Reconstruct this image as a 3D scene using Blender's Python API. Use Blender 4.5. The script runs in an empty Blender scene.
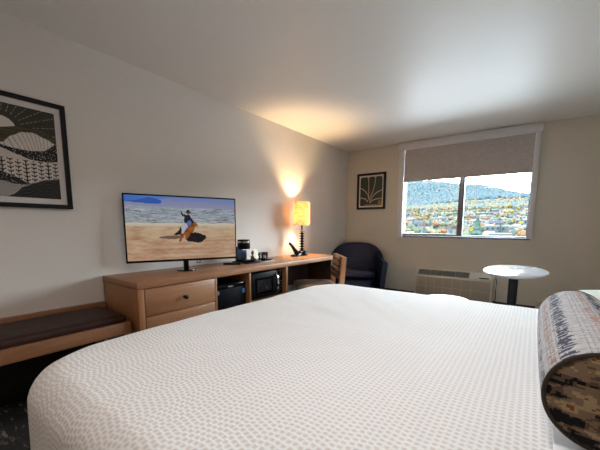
import bpy, bmesh, math, random
from mathutils import Vector, Matrix, noise as mnoise
R = random.Random(7)
SC = bpy.context.scene
COL = SC.collection
PI = math.pi
V = Vector

# ------------------------------------------------------------------ colour / materials
def lin(c):
    return tuple((x/255/12.92 if x/255 <= 0.04045 else ((x/255+0.055)/1.055)**2.4) for x in c)

def newmat(name):
    m = bpy.data.materials.new(name); m.use_nodes = True
    nt = m.node_tree
    return m, nt, nt.nodes['Principled BSDF']

def N(nt, kind, **kw):
    n = nt.nodes.new(kind)
    for k, v in kw.items():
        if k in n.inputs.keys() if not hasattr(n, k) else False:
            n.inputs[k].default_value = v
        else:
            setattr(n, k, v)
    return n

def plain(name, rgb, rough=0.6, metal=0.0, bump=0.0, bscale=200, spec=None, var=0.0, vscale=4, coat=0):
    m, nt, b = newmat(name)
    c = (*lin(rgb), 1)
    b.inputs['Base Color'].default_value = c
    b.inputs['Roughness'].default_value = rough
    b.inputs['Metallic'].default_value = metal
    if spec is not None: b.inputs['Specular IOR Level'].default_value = spec
    if coat: b.inputs['Coat Weight'].default_value = coat
    tc = nt.nodes.new('ShaderNodeTexCoord')
    if var:
        nz = nt.nodes.new('ShaderNodeTexNoise'); nz.inputs['Scale'].default_value = vscale; nz.inputs['Detail'].default_value = 4
        nt.links.new(tc.outputs['Object'], nz.inputs['Vector'])
        rp = nt.nodes.new('ShaderNodeValToRGB')
        rp.color_ramp.elements[0].position = .3; rp.color_ramp.elements[1].position = .7
        rp.color_ramp.elements[0].color = tuple(x*(1-var) for x in c[:3])+(1,)
        rp.color_ramp.elements[1].color = tuple(min(1, x*(1+var)) for x in c[:3])+(1,)
        nt.links.new(nz.outputs['Fac'], rp.inputs['Fac']); nt.links.new(rp.outputs['Color'], b.inputs['Base Color'])
    if bump:
        nz = nt.nodes.new('ShaderNodeTexNoise'); nz.inputs['Scale'].default_value = bscale; nz.inputs['Detail'].default_value = 3
        nt.links.new(tc.outputs['Object'], nz.inputs['Vector'])
        bp = nt.nodes.new('ShaderNodeBump'); bp.inputs['Strength'].default_value = bump; bp.inputs['Distance'].default_value = .005
        nt.links.new(nz.outputs['Fac'], bp.inputs['Height']); nt.links.new(bp.outputs['Normal'], b.inputs['Normal'])
    return m

def wood(name, a, b2, axis='Y', rough=0.4, scale=1.0):
    m, nt, b = newmat(name)
    tc = nt.nodes.new('ShaderNodeTexCoord')
    mp = nt.nodes.new('ShaderNodeMapping')
    s = {'X': (2, 45, 45), 'Y': (45, 2, 45), 'Z': (45, 45, 2)}[axis]
    mp.inputs['Scale'].default_value = tuple(x*scale for x in s)
    nt.links.new(tc.outputs['Object'], mp.inputs['Vector'])
    nz = nt.nodes.new('ShaderNodeTexNoise'); nz.inputs['Scale'].default_value = 1.6; nz.inputs['Detail'].default_value = 6; nz.inputs['Distortion'].default_value = .6
    nt.links.new(mp.outputs['Vector'], nz.inputs['Vector'])
    rp = nt.nodes.new('ShaderNodeValToRGB')
    rp.color_ramp.elements[0].position = .3; rp.color_ramp.elements[1].position = .72
    rp.color_ramp.elements[0].color = (*lin(a), 1); rp.color_ramp.elements[1].color = (*lin(b2), 1)
    nt.links.new(nz.outputs['Fac'], rp.inputs['Fac']); nt.links.new(rp.outputs['Color'], b.inputs['Base Color'])
    b.inputs['Roughness'].default_value = rough
    bp = nt.nodes.new('ShaderNodeBump'); bp.inputs['Strength'].default_value = .08; bp.inputs['Distance'].default_value = .002
    nt.links.new(nz.outputs['Fac'], bp.inputs['Height']); nt.links.new(bp.outputs['Normal'], b.inputs['Normal'])
    return m

def painted(name, rough=0.7, emit=0.0, bump=0.0, bscale=300, spec=0.3):
    """base colour (or emission for a lit screen) taken from the mesh's own 'paint' colours"""
    m, nt, b = newmat(name)
    at = nt.nodes.new('ShaderNodeVertexColor'); at.layer_name = 'paint'
    b.inputs['Roughness'].default_value = rough
    b.inputs['Specular IOR Level'].default_value = spec
    if emit:
        b.inputs['Base Color'].default_value = (.01, .01, .012, 1)
        nt.links.new(at.outputs['Color'], b.inputs['Emission Color']); b.inputs['Emission Strength'].default_value = emit
    else:
        nt.links.new(at.outputs['Color'], b.inputs['Base Color'])
    if bump:
        tc = nt.nodes.new('ShaderNodeTexCoord')
        nz = nt.nodes.new('ShaderNodeTexNoise'); nz.inputs['Scale'].default_value = bscale
        nt.links.new(tc.outputs['Object'], nz.inputs['Vector'])
        bp = nt.nodes.new('ShaderNodeBump'); bp.inputs['Strength'].default_value = bump; bp.inputs['Distance'].default_value = .004
        nt.links.new(nz.outputs['Fac'], bp.inputs['Height']); nt.links.new(bp.outputs['Normal'], b.inputs['Normal'])
    return m

def emitter(name, rgb, strength):
    m, nt, b = newmat(name)
    b.inputs['Base Color'].default_value = (*lin(rgb), 1)
    b.inputs['Emission Color'].default_value = (*lin(rgb), 1); b.inputs['Emission Strength'].default_value = strength
    return m

# ------------------------------------------------------------------ geometry helpers
class MB:
    def __init__(self): self.bm = bmesh.new()
    def _merge(self, t, mat=None):
        if mat is not None: bmesh.ops.transform(t, matrix=mat, verts=t.verts)
        me = bpy.data.meshes.new('tmp'); t.to_mesh(me); t.free()
        self.bm.from_mesh(me); bpy.data.meshes.remove(me)
    def box(self, x0, x1, y0, y1, z0, z1, bev=0.0, seg=2, mat=None):
        t = bmesh.new(); bmesh.ops.create_cube(t, size=1)
        M = Matrix.Translation(((x0+x1)/2, (y0+y1)/2, (z0+z1)/2)) @ Matrix.Diagonal((abs(x1-x0), abs(y1-y0), abs(z1-z0), 1))
        bmesh.ops.transform(t, matrix=M, verts=t.verts)
        if bev: bmesh.ops.bevel(t, geom=t.edges[:], offset=bev, segments=seg, profile=.5, affect='EDGES')
        self._merge(t, mat); return self
    def lathe(self, prof, c=(0, 0, 0), n=40, mat=None):
        t = bmesh.new(); rings = []
        for r, z in prof:
            if r < 1e-6: rings.append([t.verts.new((c[0], c[1], c[2]+z))])
            else: rings.append([t.verts.new((c[0]+r*math.cos(2*PI*i/n), c[1]+r*math.sin(2*PI*i/n), c[2]+z)) for i in range(n)])
        for a, b in zip(rings, rings[1:]):
            for i in range(n):
                j = (i+1) % n
                if len(a) == 1 and len(b) == 1: continue
                if len(a) == 1: t.faces.new((a[0], b[j], b[i]))
                elif len(b) == 1: t.faces.new((a[i], a[j], b[0]))
                else: t.faces.new((a[i], a[j], b[j], b[i]))
        bmesh.ops.recalc_face_normals(t, faces=t.faces)
        self._merge(t, mat); return self
    def tube(self, pts, r, n=10, mat=None, cap=True):
        t = bmesh.new(); pts = [V(p) for p in pts]; rings = []
        rr = r if isinstance(r, (list, tuple)) else [r]*len(pts)
        ref = V((0, 0, 1))
        for i, p in enumerate(pts):
            d = (pts[min(i+1, len(pts)-1)]-pts[max(i-1, 0)]).normalized()
            a = d.cross(ref)
            if a.length < 1e-3: a = d.cross(V((1, 0, 0)))
            a.normalize(); b = d.cross(a).normalized()
            rings.append([t.verts.new(p+rr[i]*(math.cos(2*PI*k/n)*a+math.sin(2*PI*k/n)*b)) for k in range(n)])
        for a, b in zip(rings, rings[1:]):
            for k in range(n): t.faces.new((a[k], a[(k+1) % n], b[(k+1) % n], b[k]))
        if cap: t.faces.new(rings[0]); t.faces.new(rings[-1])
        bmesh.ops.recalc_face_normals(t, faces=t.faces)
        self._merge(t, mat); return self
    def ring(self, c, r, tr, axis='Z', n=64, k=8):
        t = bmesh.new(); rings = []
        for i in range(n):
            a = 2*PI*i/n; row = []
            for j in range(k):
                b = 2*PI*j/k; rad = r+tr*math.cos(b); h = tr*math.sin(b)
                p = (rad*math.cos(a), rad*math.sin(a), h)
                if axis == 'Y': p = (p[0], p[2], p[1])
                if axis == 'X': p = (p[2], p[0], p[1])
                row.append(t.verts.new((c[0]+p[0], c[1]+p[1], c[2]+p[2])))
            rings.append(row)
        for i in range(n):
            for j in range(k):
                t.faces.new((rings[i][j], rings[(i+1) % n][j], rings[(i+1) % n][(j+1) % k], rings[i][(j+1) % k]))
        bmesh.ops.recalc_face_normals(t, faces=t.faces)
        self._merge(t); return self
    def prism(self, poly, axis, a0, a1, bev=0.0, mat=None):
        t = bmesh.new()
        def P(p, a): return {'X': (a, p[0], p[1]), 'Y': (p[0], a, p[1]), 'Z': (p[0], p[1], a)}[axis]
        A = [t.verts.new(P(p, a0)) for p in poly]; B = [t.verts.new(P(p, a1)) for p in poly]
        t.faces.new(A); t.faces.new(B[::-1]); n = len(poly)
        for i in range(n): t.faces.new((A[i], B[i], B[(i+1) % n], A[(i+1) % n]))
        bmesh.ops.recalc_face_normals(t, faces=t.faces)
        if bev: bmesh.ops.bevel(t, geom=t.edges[:], offset=bev, segments=2, profile=.5, affect='EDGES')
        self._merge(t, mat); return self
    def pillow(self, c, s, e=4.0, ez=2.2, nu=40, nv=20, mat=None, puff=0.0):
        """superellipsoid cushion: half sizes s"""
        t = bmesh.new(); rings = []
        def sg(x, p): return math.copysign(abs(x)**p, x)
        for j in range(nv+1):
            ph = -PI/2+PI*j/nv; row = []
            for i in range(nu):
                th = 2*PI*i/nu
                cx = sg(math.cos(ph), 2/ez)*sg(math.cos(th), 2/e); cy = sg(math.cos(ph), 2/ez)*sg(math.sin(th), 2/e); cz = sg(math.sin(ph), 2/ez)
                w = 1.0
                if puff: cz *= 1+puff*(1-min(1, abs(cx)))*(1-min(1, abs(cy)))
                row.append(t.verts.new((c[0]+s[0]*cx, c[1]+s[1]*cy, c[2]+s[2]*cz)))
            rings.append(row)
        for a, b in zip(rings, rings[1:]):
            for i in range(nu): t.faces.new((a[i], a[(i+1) % nu], b[(i+1) % nu], b[i]))
        bmesh.ops.remove_doubles(t, verts=t.verts, dist=1e-5)
        bmesh.ops.recalc_face_normals(t, faces=t.faces)
        self._merge(t, mat); return self
    def build(self, name, mat, parent=None, smooth=True, origin=None, local=False):
        me = bpy.data.meshes.new(name)
        if not local:
            o = V(parent['_o']) if parent is not None else V(origin or (0, 0, 0))
            bmesh.ops.translate(self.bm, verts=self.bm.verts, vec=-o)
        self.bm.to_mesh(me); self.bm.free()
        ms = mat if isinstance(mat, list) else [mat]
        for m in ms: me.materials.append(m)
        ob = bpy.data.objects.new(name, me); COL.objects.link(ob)
        if smooth:
            for p in me.polygons: p.use_smooth = True
            if hasattr(me, 'set_sharp_from_angle'): me.set_sharp_from_angle(angle=math.radians(35))
        if parent is not None:
            ob.parent = parent; ob['_o'] = parent['_o']
        else:
            ob.location = origin or (0, 0, 0); ob['_o'] = tuple(origin or (0, 0, 0))
        return ob

def tag(o, label, cat, group=None, kind=None):
    o['label'] = label; o['category'] = cat
    if group: o['group'] = group
    if kind: o['kind'] = kind
    return o
def struct(o, label=None, cat=None):
    o['kind'] = 'structure'
    if label: o['label'] = label
    if cat: o['category'] = cat
    return o
def thing(name, label, cat, loc=(0, 0, 0), rotz=0.0, group=None):
    o = bpy.data.objects.new(name, None); COL.objects.link(o); o.empty_display_size = .1
    o.location = loc; o.rotation_euler = (0, 0, rotz); o['_o'] = tuple(loc)
    tag(o, label, cat, group); return o
def paint_mesh(name, faces_pts, cols, mat, parent, local=False):
    """one mesh of quads, each with its own colour: faces_pts list of 4-point tuples sharing a grid"""
    pass
def paint_grid(name, P, nu, nv, colour, mat, parent, local=False):
    """P(u,v)->point, colour(u,v)->linear rgb; u,v in 0..1"""
    o = V((0, 0, 0)) if local else V(parent['_o'])
    vs = [V(P(i/nu, j/nv))-o for j in range(nv+1) for i in range(nu+1)]
    fs = [(j*(nu+1)+i, j*(nu+1)+i+1, (j+1)*(nu+1)+i+1, (j+1)*(nu+1)+i) for j in range(nv) for i in range(nu)]
    me = bpy.data.meshes.new(name); me.from_pydata([tuple(v) for v in vs], [], fs)
    ca = me.color_attributes.new('paint', 'FLOAT_COLOR', 'CORNER')
    k = 0; buf = [0.0]*(len(fs)*16)
    for j in range(nv):
        for i in range(nu):
            c = colour((i+.5)/nu, (j+.5)/nv)
            for q in range(4):
                buf[k:k+4] = [c[0], c[1], c[2], 1.0]; k += 4
    ca.data.foreach_set('color', buf)
    me.materials.append(mat)
    ob = bpy.data.objects.new(name, me); COL.objects.link(ob)
    ob.parent = parent; ob['_o'] = parent['_o']
    return ob
def inpoly(x, y, P):
    r = False; j = len(P)-1
    for i in range(len(P)):
        if (P[i][1] > y) != (P[j][1] > y) and x < (P[j][0]-P[i][0])*(y-P[i][1])/(P[j][1]-P[i][1])+P[i][0]: r = not r
        j = i
    return r
def nz(x, y, z=0.0): return mnoise.noise(V((x, y, z)))
def mix(a, b, t):
    t = max(0, min(1, t)); return tuple(p+(q-p)*t for p, q in zip(a, b))

# ------------------------------------------------------------------ room numbers
H = 2.387; D = 4.817; XR = 3.42; YF = -2.4
SKY = 56.0                      # radiance of the overcast sky
# ------------------------------------------------------------------ materials
M_wall = plain('wall_paint_offwhite', (214, 206, 198), .85, bump=.05, bscale=120)
M_wallb = plain('wall_paint_beige', (200, 190, 174), .85, bump=.05, bscale=120)
M_ceil = plain('ceiling_paint', (226, 221, 214), .45, spec=.5)
M_base = plain('baseboard_black', (15, 12, 11), .6)
def carpet_mat():
    m, nt, b = newmat('carpet_charcoal_streaked')
    tc = nt.nodes.new('ShaderNodeTexCoord')
    mp = nt.nodes.new('ShaderNodeMapping'); mp.inputs['Scale'].default_value = (3.0, 14, 1); mp.inputs['Rotation'].default_value = (0, 0, .6)
    nt.links.new(tc.outputs['Object'], mp.inputs['Vector'])
    n = nt.nodes.new('ShaderNodeTexNoise'); n.inputs['Scale'].default_value = 1.5; n.inputs['Detail'].default_value = 8; n.inputs['Distortion'].default_value = 1.2; n.inputs['Roughness'].default_value = .7
    nt.links.new(mp.outputs['Vector'], n.inputs['Vector'])
    rp = nt.nodes.new('ShaderNodeValToRGB'); e = rp.color_ramp.elements
    e[0].position = .0; e[0].color = (*lin((26, 26, 27)), 1)
    e[1].position = .56; e[1].color = (*lin((40, 38, 37)), 1)
    x = e.new(.61); x.color = (*lin((150, 134, 120)), 1)
    x = e.new(.66); x.color = (*lin((50, 47, 45)), 1)
    nt.links.new(n.outputs['Fac'], rp.inputs['Fac']); nt.links.new(rp.outputs['Color'], b.inputs['Base Color'])
    b.inputs['Roughness'].default_value = .95
    f = nt.nodes.new('ShaderNodeTexNoise'); f.inputs['Scale'].default_value = 500
    nt.links.new(tc.outputs['Object'], f.inputs['Vector'])
    bp = nt.nodes.new('ShaderNodeBump'); bp.inputs['Strength'].default_value = .5; bp.inputs['Distance'].default_value = .005
    nt.links.new(f.outputs['Fac'], bp.inputs['Height']); nt.links.new(bp.outputs['Normal'], b.inputs['Normal'])
    return m
M_carpet = carpet_mat()
M_woodY = wood('oak_veneer_long_grain', (152, 106, 72), (170, 122, 86), 'Y')
M_woodZ = wood('oak_veneer_upright_grain', (146, 96, 58), (164, 112, 72), 'Z')
M_woodD = wood('dark_walnut_panel', (46, 28, 20), (62, 38, 27), 'Z', .55)
M_woodB = wood('bench_oak', (124, 82, 54), (144, 98, 66), 'Y')
M_black = plain('black_plastic', (9, 9, 11), .4, spec=.15)
M_blackm = plain('black_metal', (13, 13, 15), .5, spec=.25)
M_frame = plain('black_frame_paint', (10, 9, 9), .5, spec=.25)
M_gloss = plain('gloss_black', (7, 7, 9), .14, spec=.25)
M_mat = plain('picture_mat_white', (206, 198, 194), .8)
M_chrome = plain('chrome', (210, 210, 212), .18, metal=1)
M_white = plain('white_plastic', (226, 226, 222), .5)

# ------------------------------------------------------------------ room shell
b = MB(); b.box(-.15, XR+.15, YF-.15, D+.12, -.12, 0); struct(b.build('floor', M_carpet))
b = MB(); b.box(-.15, XR+.15, YF-.15, D+.3, H, H+.15); struct(b.build('ceiling', M_ceil))
b = MB(); b.box(-.15, 0, YF-.15, D+.3, 0, H); struct(b.build('wall_left', M_wall))
b = MB(); b.box(XR, XR+.15, YF-.15, D+.3, 0, H); struct(b.build('wall_right', M_wall))
b = MB(); b.box(-.15, XR+.15, YF-.15, YF, 0, H); struct(b.build('wall_front', M_wall))
WX0, WX1, WZ0, WZ1 = .935, 2.615, .985, 2.36
b = MB()
b.box(0, WX0, D, D+.24, 0, H); b.box(WX1, XR, D, D+.24, 0, H); b.box(WX0, WX1, D, D+.24, 0, WZ0); b.box(WX0, WX1, D, D+.24, WZ1, H)
struct(b.build('wall_back', M_wallb, smooth=False))
b = MB(); b.box(0, XR, D-.014, D, 0, .155, .003); struct(b.build('baseboard_back', M_base))
b = MB(); b.box(0, .014, YF, D-.014, 0, .155, .003); struct(b.build('baseboard_left', M_base))

# ------------------------------------------------------------------ window
M_alu = plain('window_frame_grey', (116, 116, 118), .4)
M_vinyl = plain('window_sash_taupe', (120, 104, 98), .5)
M_jamb = plain('window_trim_grey', (60, 64, 70), .5)
def glass_mat():
    m = bpy.data.materials.new('window_glass'); m.use_nodes = True; nt = m.node_tree; nt.nodes.clear()
    out = nt.nodes.new('ShaderNodeOutputMaterial'); mx = nt.nodes.new('ShaderNodeMixShader')
    tr = nt.nodes.new('ShaderNodeBsdfTransparent'); tr.inputs['Color'].default_value = (.97, .99, .985, 1)
    gl = nt.nodes.new('ShaderNodeBsdfGlossy'); gl.inputs['Roughness'].default_value = .02
    fr = nt.nodes.new('ShaderNodeFresnel'); fr.inputs['IOR'].default_value = 1.35
    nt.links.new(fr.outputs[0], mx.inputs[0]); nt.links.new(tr.outputs[0], mx.inputs[1]); nt.links.new(gl.outputs[0], mx.inputs[2]); nt.links.new(mx.outputs[0], out.inputs['Surface'])
    return m
M_glass = glass_mat()
win = thing('window_1', 'wide two pane window looking over an autumn town and wooded hill', 'window', (1.775, D, WZ0))
struct(win)
b = MB()   # jamb liners and outer frame
b.box(WX0, WX0+.03, D-.0005, D+.2, WZ0, WZ1, .003); b.box(WX1-.03, WX1, D-.0005, D+.2, WZ0, WZ1, .003)
b.box(WX0+.03, WX1-.03, D-.0005, D+.2, WZ0, WZ0+.022, .003); b.box(WX0+.03, WX1-.03, D-.0005, D+.2, WZ1-.03, WZ1, .003)
b.build('jamb', M_jamb, win)
YG = D+.055
b = MB()
x0, x1, z0, z1 = WX0+.031, WX1-.031, WZ0+.024, WZ1-.031
xm = 1.79
b.box(x0, x0+.03, YG-.03, YG+.03, z0, z1, .003); b.box(xm-.034, xm, YG-.03, YG+.03, z0, z1, .003)
b.box(x0+.03, xm-.034, YG-.03, YG+.03, z0, z0+.035, .003); b.box(x0+.03, xm-.034, YG-.03, YG+.03, z1-.03, z1, .003)
b.build('sash', M_vinyl, win)
b = MB()
b.box(xm+.002, xm+.034, YG-.01, YG+.05, z0, z1, .003); b.box(x1-.018, x1, YG-.01, YG+.05, z0, z1, .003)
b.box(xm+.034, x1-.018, YG-.01, YG+.05, z0, z0+.018, .003); b.box(xm+.034, x1-.018, YG-.01, YG+.05, z1-.03, z1, .003)
b.build('sash', M_alu, win)
b = MB(); b.box(x0+.03, xm-.034, YG-.004, YG+.002, z0+.035, z1-.03); b.build('pane', M_glass, win)
b = MB(); b.box(xm+.034, x1-.018, YG+.016, YG+.022, z0+.018, z1-.03); b.build('pane', M_glass, win)
b = MB(); b.box(xm-.026, xm-.01, YG-.052, YG-.031, 1.63, 1.72, .004); b.build('latch', M_vinyl, win)

M_shade = plain('roller_shade_fabric_taupe', (174, 164, 158), .9, bump=.35, bscale=260, var=.14, vscale=90)
M_fascia = plain('shade_fascia_grey', (206, 203, 202), .5)
sh = thing('roller_shade', 'taupe roller shade half drawn down over the window', 'window shade', (1.77, D-.03, 2.27))
b = MB(); b.box(.905, 2.645, D-.075, D-.001, 2.273, 2.378, .004); b.build('fascia', M_fascia, sh)
b = MB(); b.box(1.0, 2.575, D-.046, D-.042, 1.825, 2.272); b.build('fabric', M_shade, sh, smooth=False)
b = MB(); b.box(1.0, 2.575, D-.052, D-.036, 1.808, 1.826, .003); b.build('bottom_bar', M_shade, sh)
for xa, xb in ((.915, .998), (2.577, 2.635)):
    b = MB(); b.box(xa, xb, D-.062, D-.001, .985 if xa < 1 else 1.0, 2.272, .004); b.build('side_channel', M_fascia, sh)

# ------------------------------------------------------------------ credenza desk
desk = thing('credenza_desk', 'long oak credenza desk with drawers and open bays along the left wall', 'desk', (.27, 2.33, 0))
DX = .54; Y0 = 1.003; Y1 = 3.66
b = MB(); b.box(.004, DX, Y0, Y1, .713, .76, .003); b.build('desktop', M_woodY, desk)
for ya, yb in ((Y0, 1.046), (1.63, 1.65), (2.017, 2.037), (2.547, 2.58)):
    b = MB(); b.box(.016, DX-.003, ya, yb, 0, .711, .002); b.build('side_panel', M_woodZ, desk)
b = MB(); b.box(.016, DX-.1, Y1-.04, Y1-.005, 0, .711, .002); b.build('side_panel', M_woodD, desk)
b = MB(); b.box(.016, .03, 1.047, 2.546, .1, .711); b.build('back_panel', M_woodD, desk)
b = MB(); b.box(.035, .05, 2.581, Y1-.041, .36, .711); b.build('modesty_panel', M_woodD, desk)
b = MB(); b.box(.031, DX-.02, 1.047, 1.629, .06, .1); b.box(.031, DX-.02, 1.651, 2.016, .06, .1); b.box(.031, DX-.02, 2.038, 2.546, .06, .1); b.build('bottom_panel', M_woodD, desk)
b = MB(); b.box(.031, DX-.02, 2.038, 2.546, .405, .425); b.build('shelf', M_woodY, desk)
zt = .708
for k, hgt in enumerate((.19, .2, .2)):
    b = MB(); b.box(.1, DX-.001, 1.05, 1.626, zt-hgt, zt, .003)
    dr = b.build('drawer', M_woodY, desk)
    zc = zt-hgt*.5-.005
    b = MB(); b.lathe([(0, 0), (.012, 0), (.008, .006), (.008, .016), (.016, .022), (.016, .03), (.011, .033), (0, .033)], n=20,
                      mat=Matrix.Translation((DX-.001, 1.345, zc)) @ Matrix.Rotation(PI/2, 4, 'Y'))
    b.build('knob', M_blackm, dr)
    zt -= hgt+.005

# ------------------------------------------------------------------ bench
M_leather = plain('bench_leather_brown', (46, 22, 16), .5, spec=.25, bump=.12, bscale=60, var=.15, vscale=12)
bn = thing('luggage_bench', 'low oak luggage bench with dark brown padded seat left of the drawers', 'bench', (.27, .25, 0))
BY0 = -.55; BY1 = .965
b = MB(); b.box(.003, .05, BY0, BY1+.03, .4395, .565, .002); b.build('back_rail', M_woodB, bn)
b = MB(); b.box(.455, .5, BY0, BY1, .425, .5, .002); b.build('front_rail', M_woodB, bn)
b = MB(); b.box(.052, .453, BY0, BY1, .43, .47, .002); b.build('seat_board', M_woodD, bn)
b = MB(); b.box(.016, .03, BY0, BY1, .156, .438); b.build('back_panel', plain('bench_shade_charcoal', (34, 33, 31), .8), bn)  # added dark sheet standing for the shaded wall under the bench
b = MB(); b.box(.055, .47, BY0+.01, BY1-.005, .478, .548, .03, 4); b.build('seat_cushion', M_leather, bn)
for xa in (.455, .016):
    for ya in (BY1-.05, BY0):
        b = MB(); b.box(xa, xa+.045, ya, ya+.05, 0, .424 if xa > .1 else .439, .002); b.build('leg', M_woodB, bn)

# ------------------------------------------------------------------ television
tv = thing('television', 'flat television on the desk showing a rider chasing a dark calf on sand', 'television', (.243, 1.563, .76), math.radians(-22.5))
# local frame: +x faces the bed, +y runs to the right of the screen as seen
TW, TH, TZ = .891, .545, .083
b = MB(); b.box(-.012, .012, -TW/2, TW/2, TZ, TZ+TH, .004); b.box(-.045, -.012, -.3, .3, TZ+.06, TZ+.36, .012); b.build('housing', M_black, tv, local=True)
SW = TW-.022; SH = TH-.03; SZ = TZ+.018
def screen_colour(u, v):
    x, y = u, 1-v     # y down from the top, 0..1
    L = lambda *c: lin(c)
    sky = mix(L(70, 120, 205), L(120, 150, 205), x*1.2)
    hillline = .10 + .05*math.sin(x*3.1+.4) - (.04 if x > .5 else 0)*(x-.5)*2
    snow = .03 + .22*max(0, .34-x) if x < .34 else .01+.05*max(0, x-.6)
    c = sky
    if y > snow + .02*nz(x*9, 3): c = mix(L(120, 140, 200), L(158, 160, 188), min(1, (y)/.16))
    if x < .3 and y > .03 + .3*abs(x-.2)+.02*nz(x*7, 1) and y < .12 - .1*abs(x-.22): c = L(52, 98, 190)
    band = .155 + .018*nz(x*5, 2.2) + .02*x
    if y > band:
        n = nz(x*16, y*60, .3)+.6*nz(x*40, y*120, 1.3)
        base = mix(L(178, 192, 208), L(150, 160, 166), .5+.5*nz(x*4, y*10)); base = mix(base, L(196, 186, 160), max(0, (y-.3)*3))
        c = mix(base, L(92, 84, 98), max(0, n-.15)*1.4)
        if n < -.35: c = mix(c, L(212, 214, 216), .6)
    sand = .415 + .012*nz(x*6, 8)
    if y > sand:
        t = (y-sand)/(1-sand)
        base = mix(L(218, 194, 156), L(204, 162, 130), t*1.6)
        n = nz(x*6, y*22, 5)+.6*nz(x*18, y*50, 2)
        c = mix(base, L(222, 200, 172), n*.9) if n > 0 else mix(base, L(160, 112, 76), -n*.7)
        if t < .1: c = mix(L(226, 218, 202), c, t*8)
    X, Y = .567+(x-.535)/1.13, .262+(y-.222)/1.047
    # shadow the rider leaves on the sand in the film picture
    if ((X-.43)/.1)**2+((Y-.665)/.025)**2 < 1 and Y > .63+.1*(X-.38): c = mix(c, L(92, 60, 48), .8)
    # horse
    horse = [(.497, .60), (.505, .53), (.525, .485), (.56, .48), (.585, .44), (.602, .405), (.625, .43), (.645, .475), (.64, .50), (.62, .49), (.612, .54), (.60, .6), (.57, .63), (.555, .70), (.535, .70), (.535, .62), (.515, .66), (.5, .735), (.485, .735), (.49, .66)]
    if inpoly(X, Y, horse): c = mix(L(176, 104, 44), L(120, 64, 30), .5+.8*nz(X*30, Y*20))
    tail = [(.5, .5), (.485, .56), (.445, .62), (.45, .635), (.5, .62), (.51, .55)]
    if inpoly(X, Y, tail): c = L(34, 22, 20)
    # rider: trousers, coat, hat, raised arm
    if inpoly(X, Y, [(.525, .42), (.555, .43), (.56, .5), (.535, .56), (.52, .61), (.505, .61), (.51, .52)]): c = L(196, 196, 214)
    if inpoly(X, Y, [(.53, .44), (.535, .34), (.55, .315), (.575, .315), (.6, .39), (.615, .43), (.6, .45), (.575, .47), (.55, .45)]): c = L(24, 26, 48)
    if inpoly(X, Y, [(.555, .42), (.58, .4), (.595, .44), (.58, .49), (.555, .48)]): c = L(96, 122, 176)
    if inpoly(X, Y, [(.545, .36), (.513, .33), (.505, .265), (.515, .26), (.525, .305), (.555, .32)]): c = L(26, 28, 44)
    if ((X-.511)/.008)**2+((Y-.262)/.014)**2 < 1: c = L(180, 120, 96)
    if ((X-.567)/.013)**2+((Y-.295)/.026)**2 < 1: c = L(150, 96, 84)
    if ((X-.567)/.024)**2+((Y-.274)/.013)**2 < 1 or inpoly(X, Y, [(.555, .275), (.558, .24), (.575, .24), (.58, .275)]): c = L(22, 20, 26)
    calf = [(.545, .70), (.565, .655), (.585, .6), (.62, .59), (.66, .605), (.685, .63), (.705, .635), (.712, .665), (.705, .7), (.69, .71), (.675, .745), (.64, .755), (.6, .74), (.575, .735), (.552, .73)]
    if inpoly(X, Y, calf): c = L(24, 18, 20) if nz(X*40, Y*30) < .3 else L(44, 32, 32)
    return c
M_screen = painted('television_picture', .25, emit=.62)
paint_grid('screen', lambda u, v: (.0128, -SW/2+SW*u, SZ+SH*v), 190, 110, screen_colour, M_screen, tv, local=True)
b = MB(); b.box(-.02, .008, -.02, .02, .012, TZ+.05, .003); b.build('stand_neck', M_black, tv, local=True)
b = MB(); b.lathe([(0, 0), (.075, 0), (.078, .004), (.076, .011), (.0, .013)], n=40); b.build('stand_base', M_gloss, tv, local=True)
b = MB(); b.box(-.01, -.002, .09, .095, TZ-.022, TZ+.01); b.box(-.01, -.002, .115, .12, TZ-.022, TZ+.01); b.box(-.01, -.002, .09, .12, TZ-.024, TZ-.02); b.build('cable', M_black, tv, local=True)

# ------------------------------------------------------------------ framed landscape print (left wall)
art = thing('framed_print', 'black framed landscape print of patterned hills and a sun on the left wall', 'picture', (.012, .506, 1.251))
ay0, ay1, az0, az1 = .166, .846, 1.251, 1.932
fw_ = .027
b = MB(); b.box(.002, .03, ay0, ay1, az0, az0+fw_, .002); b.box(.002, .03, ay0, ay1, az1-fw_, az1, .002); b.box(.002, .03, ay0, ay0+fw_, az0+fw_, az1-fw_, .002); b.box(.002, .03, ay1-fw_, ay1, az0+fw_, az1-fw_, .002)
b.build('frame', M_frame, art)
b = MB(); b.box(.003, .012, ay0+fw_, ay1-fw_, az0+fw_, az1-fw_); b.build('mat_board', M_mat, art)
py0, py1, pz0, pz1 = ay0+fw_+.033, ay1-fw_-.033, az0+fw_+.036, az1-fw_-.036
def poly(x, P):
    if x <= P[0][0]: return P[0][1]
    for (a, p), (c, q) in zip(P, P[1:]):
        if x <= c:
            t = (x-a)/(c-a); t = t*t*(3-2*t)*.5+t*.5
            return p+(q-p)*t
    return P[-1][1]
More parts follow.
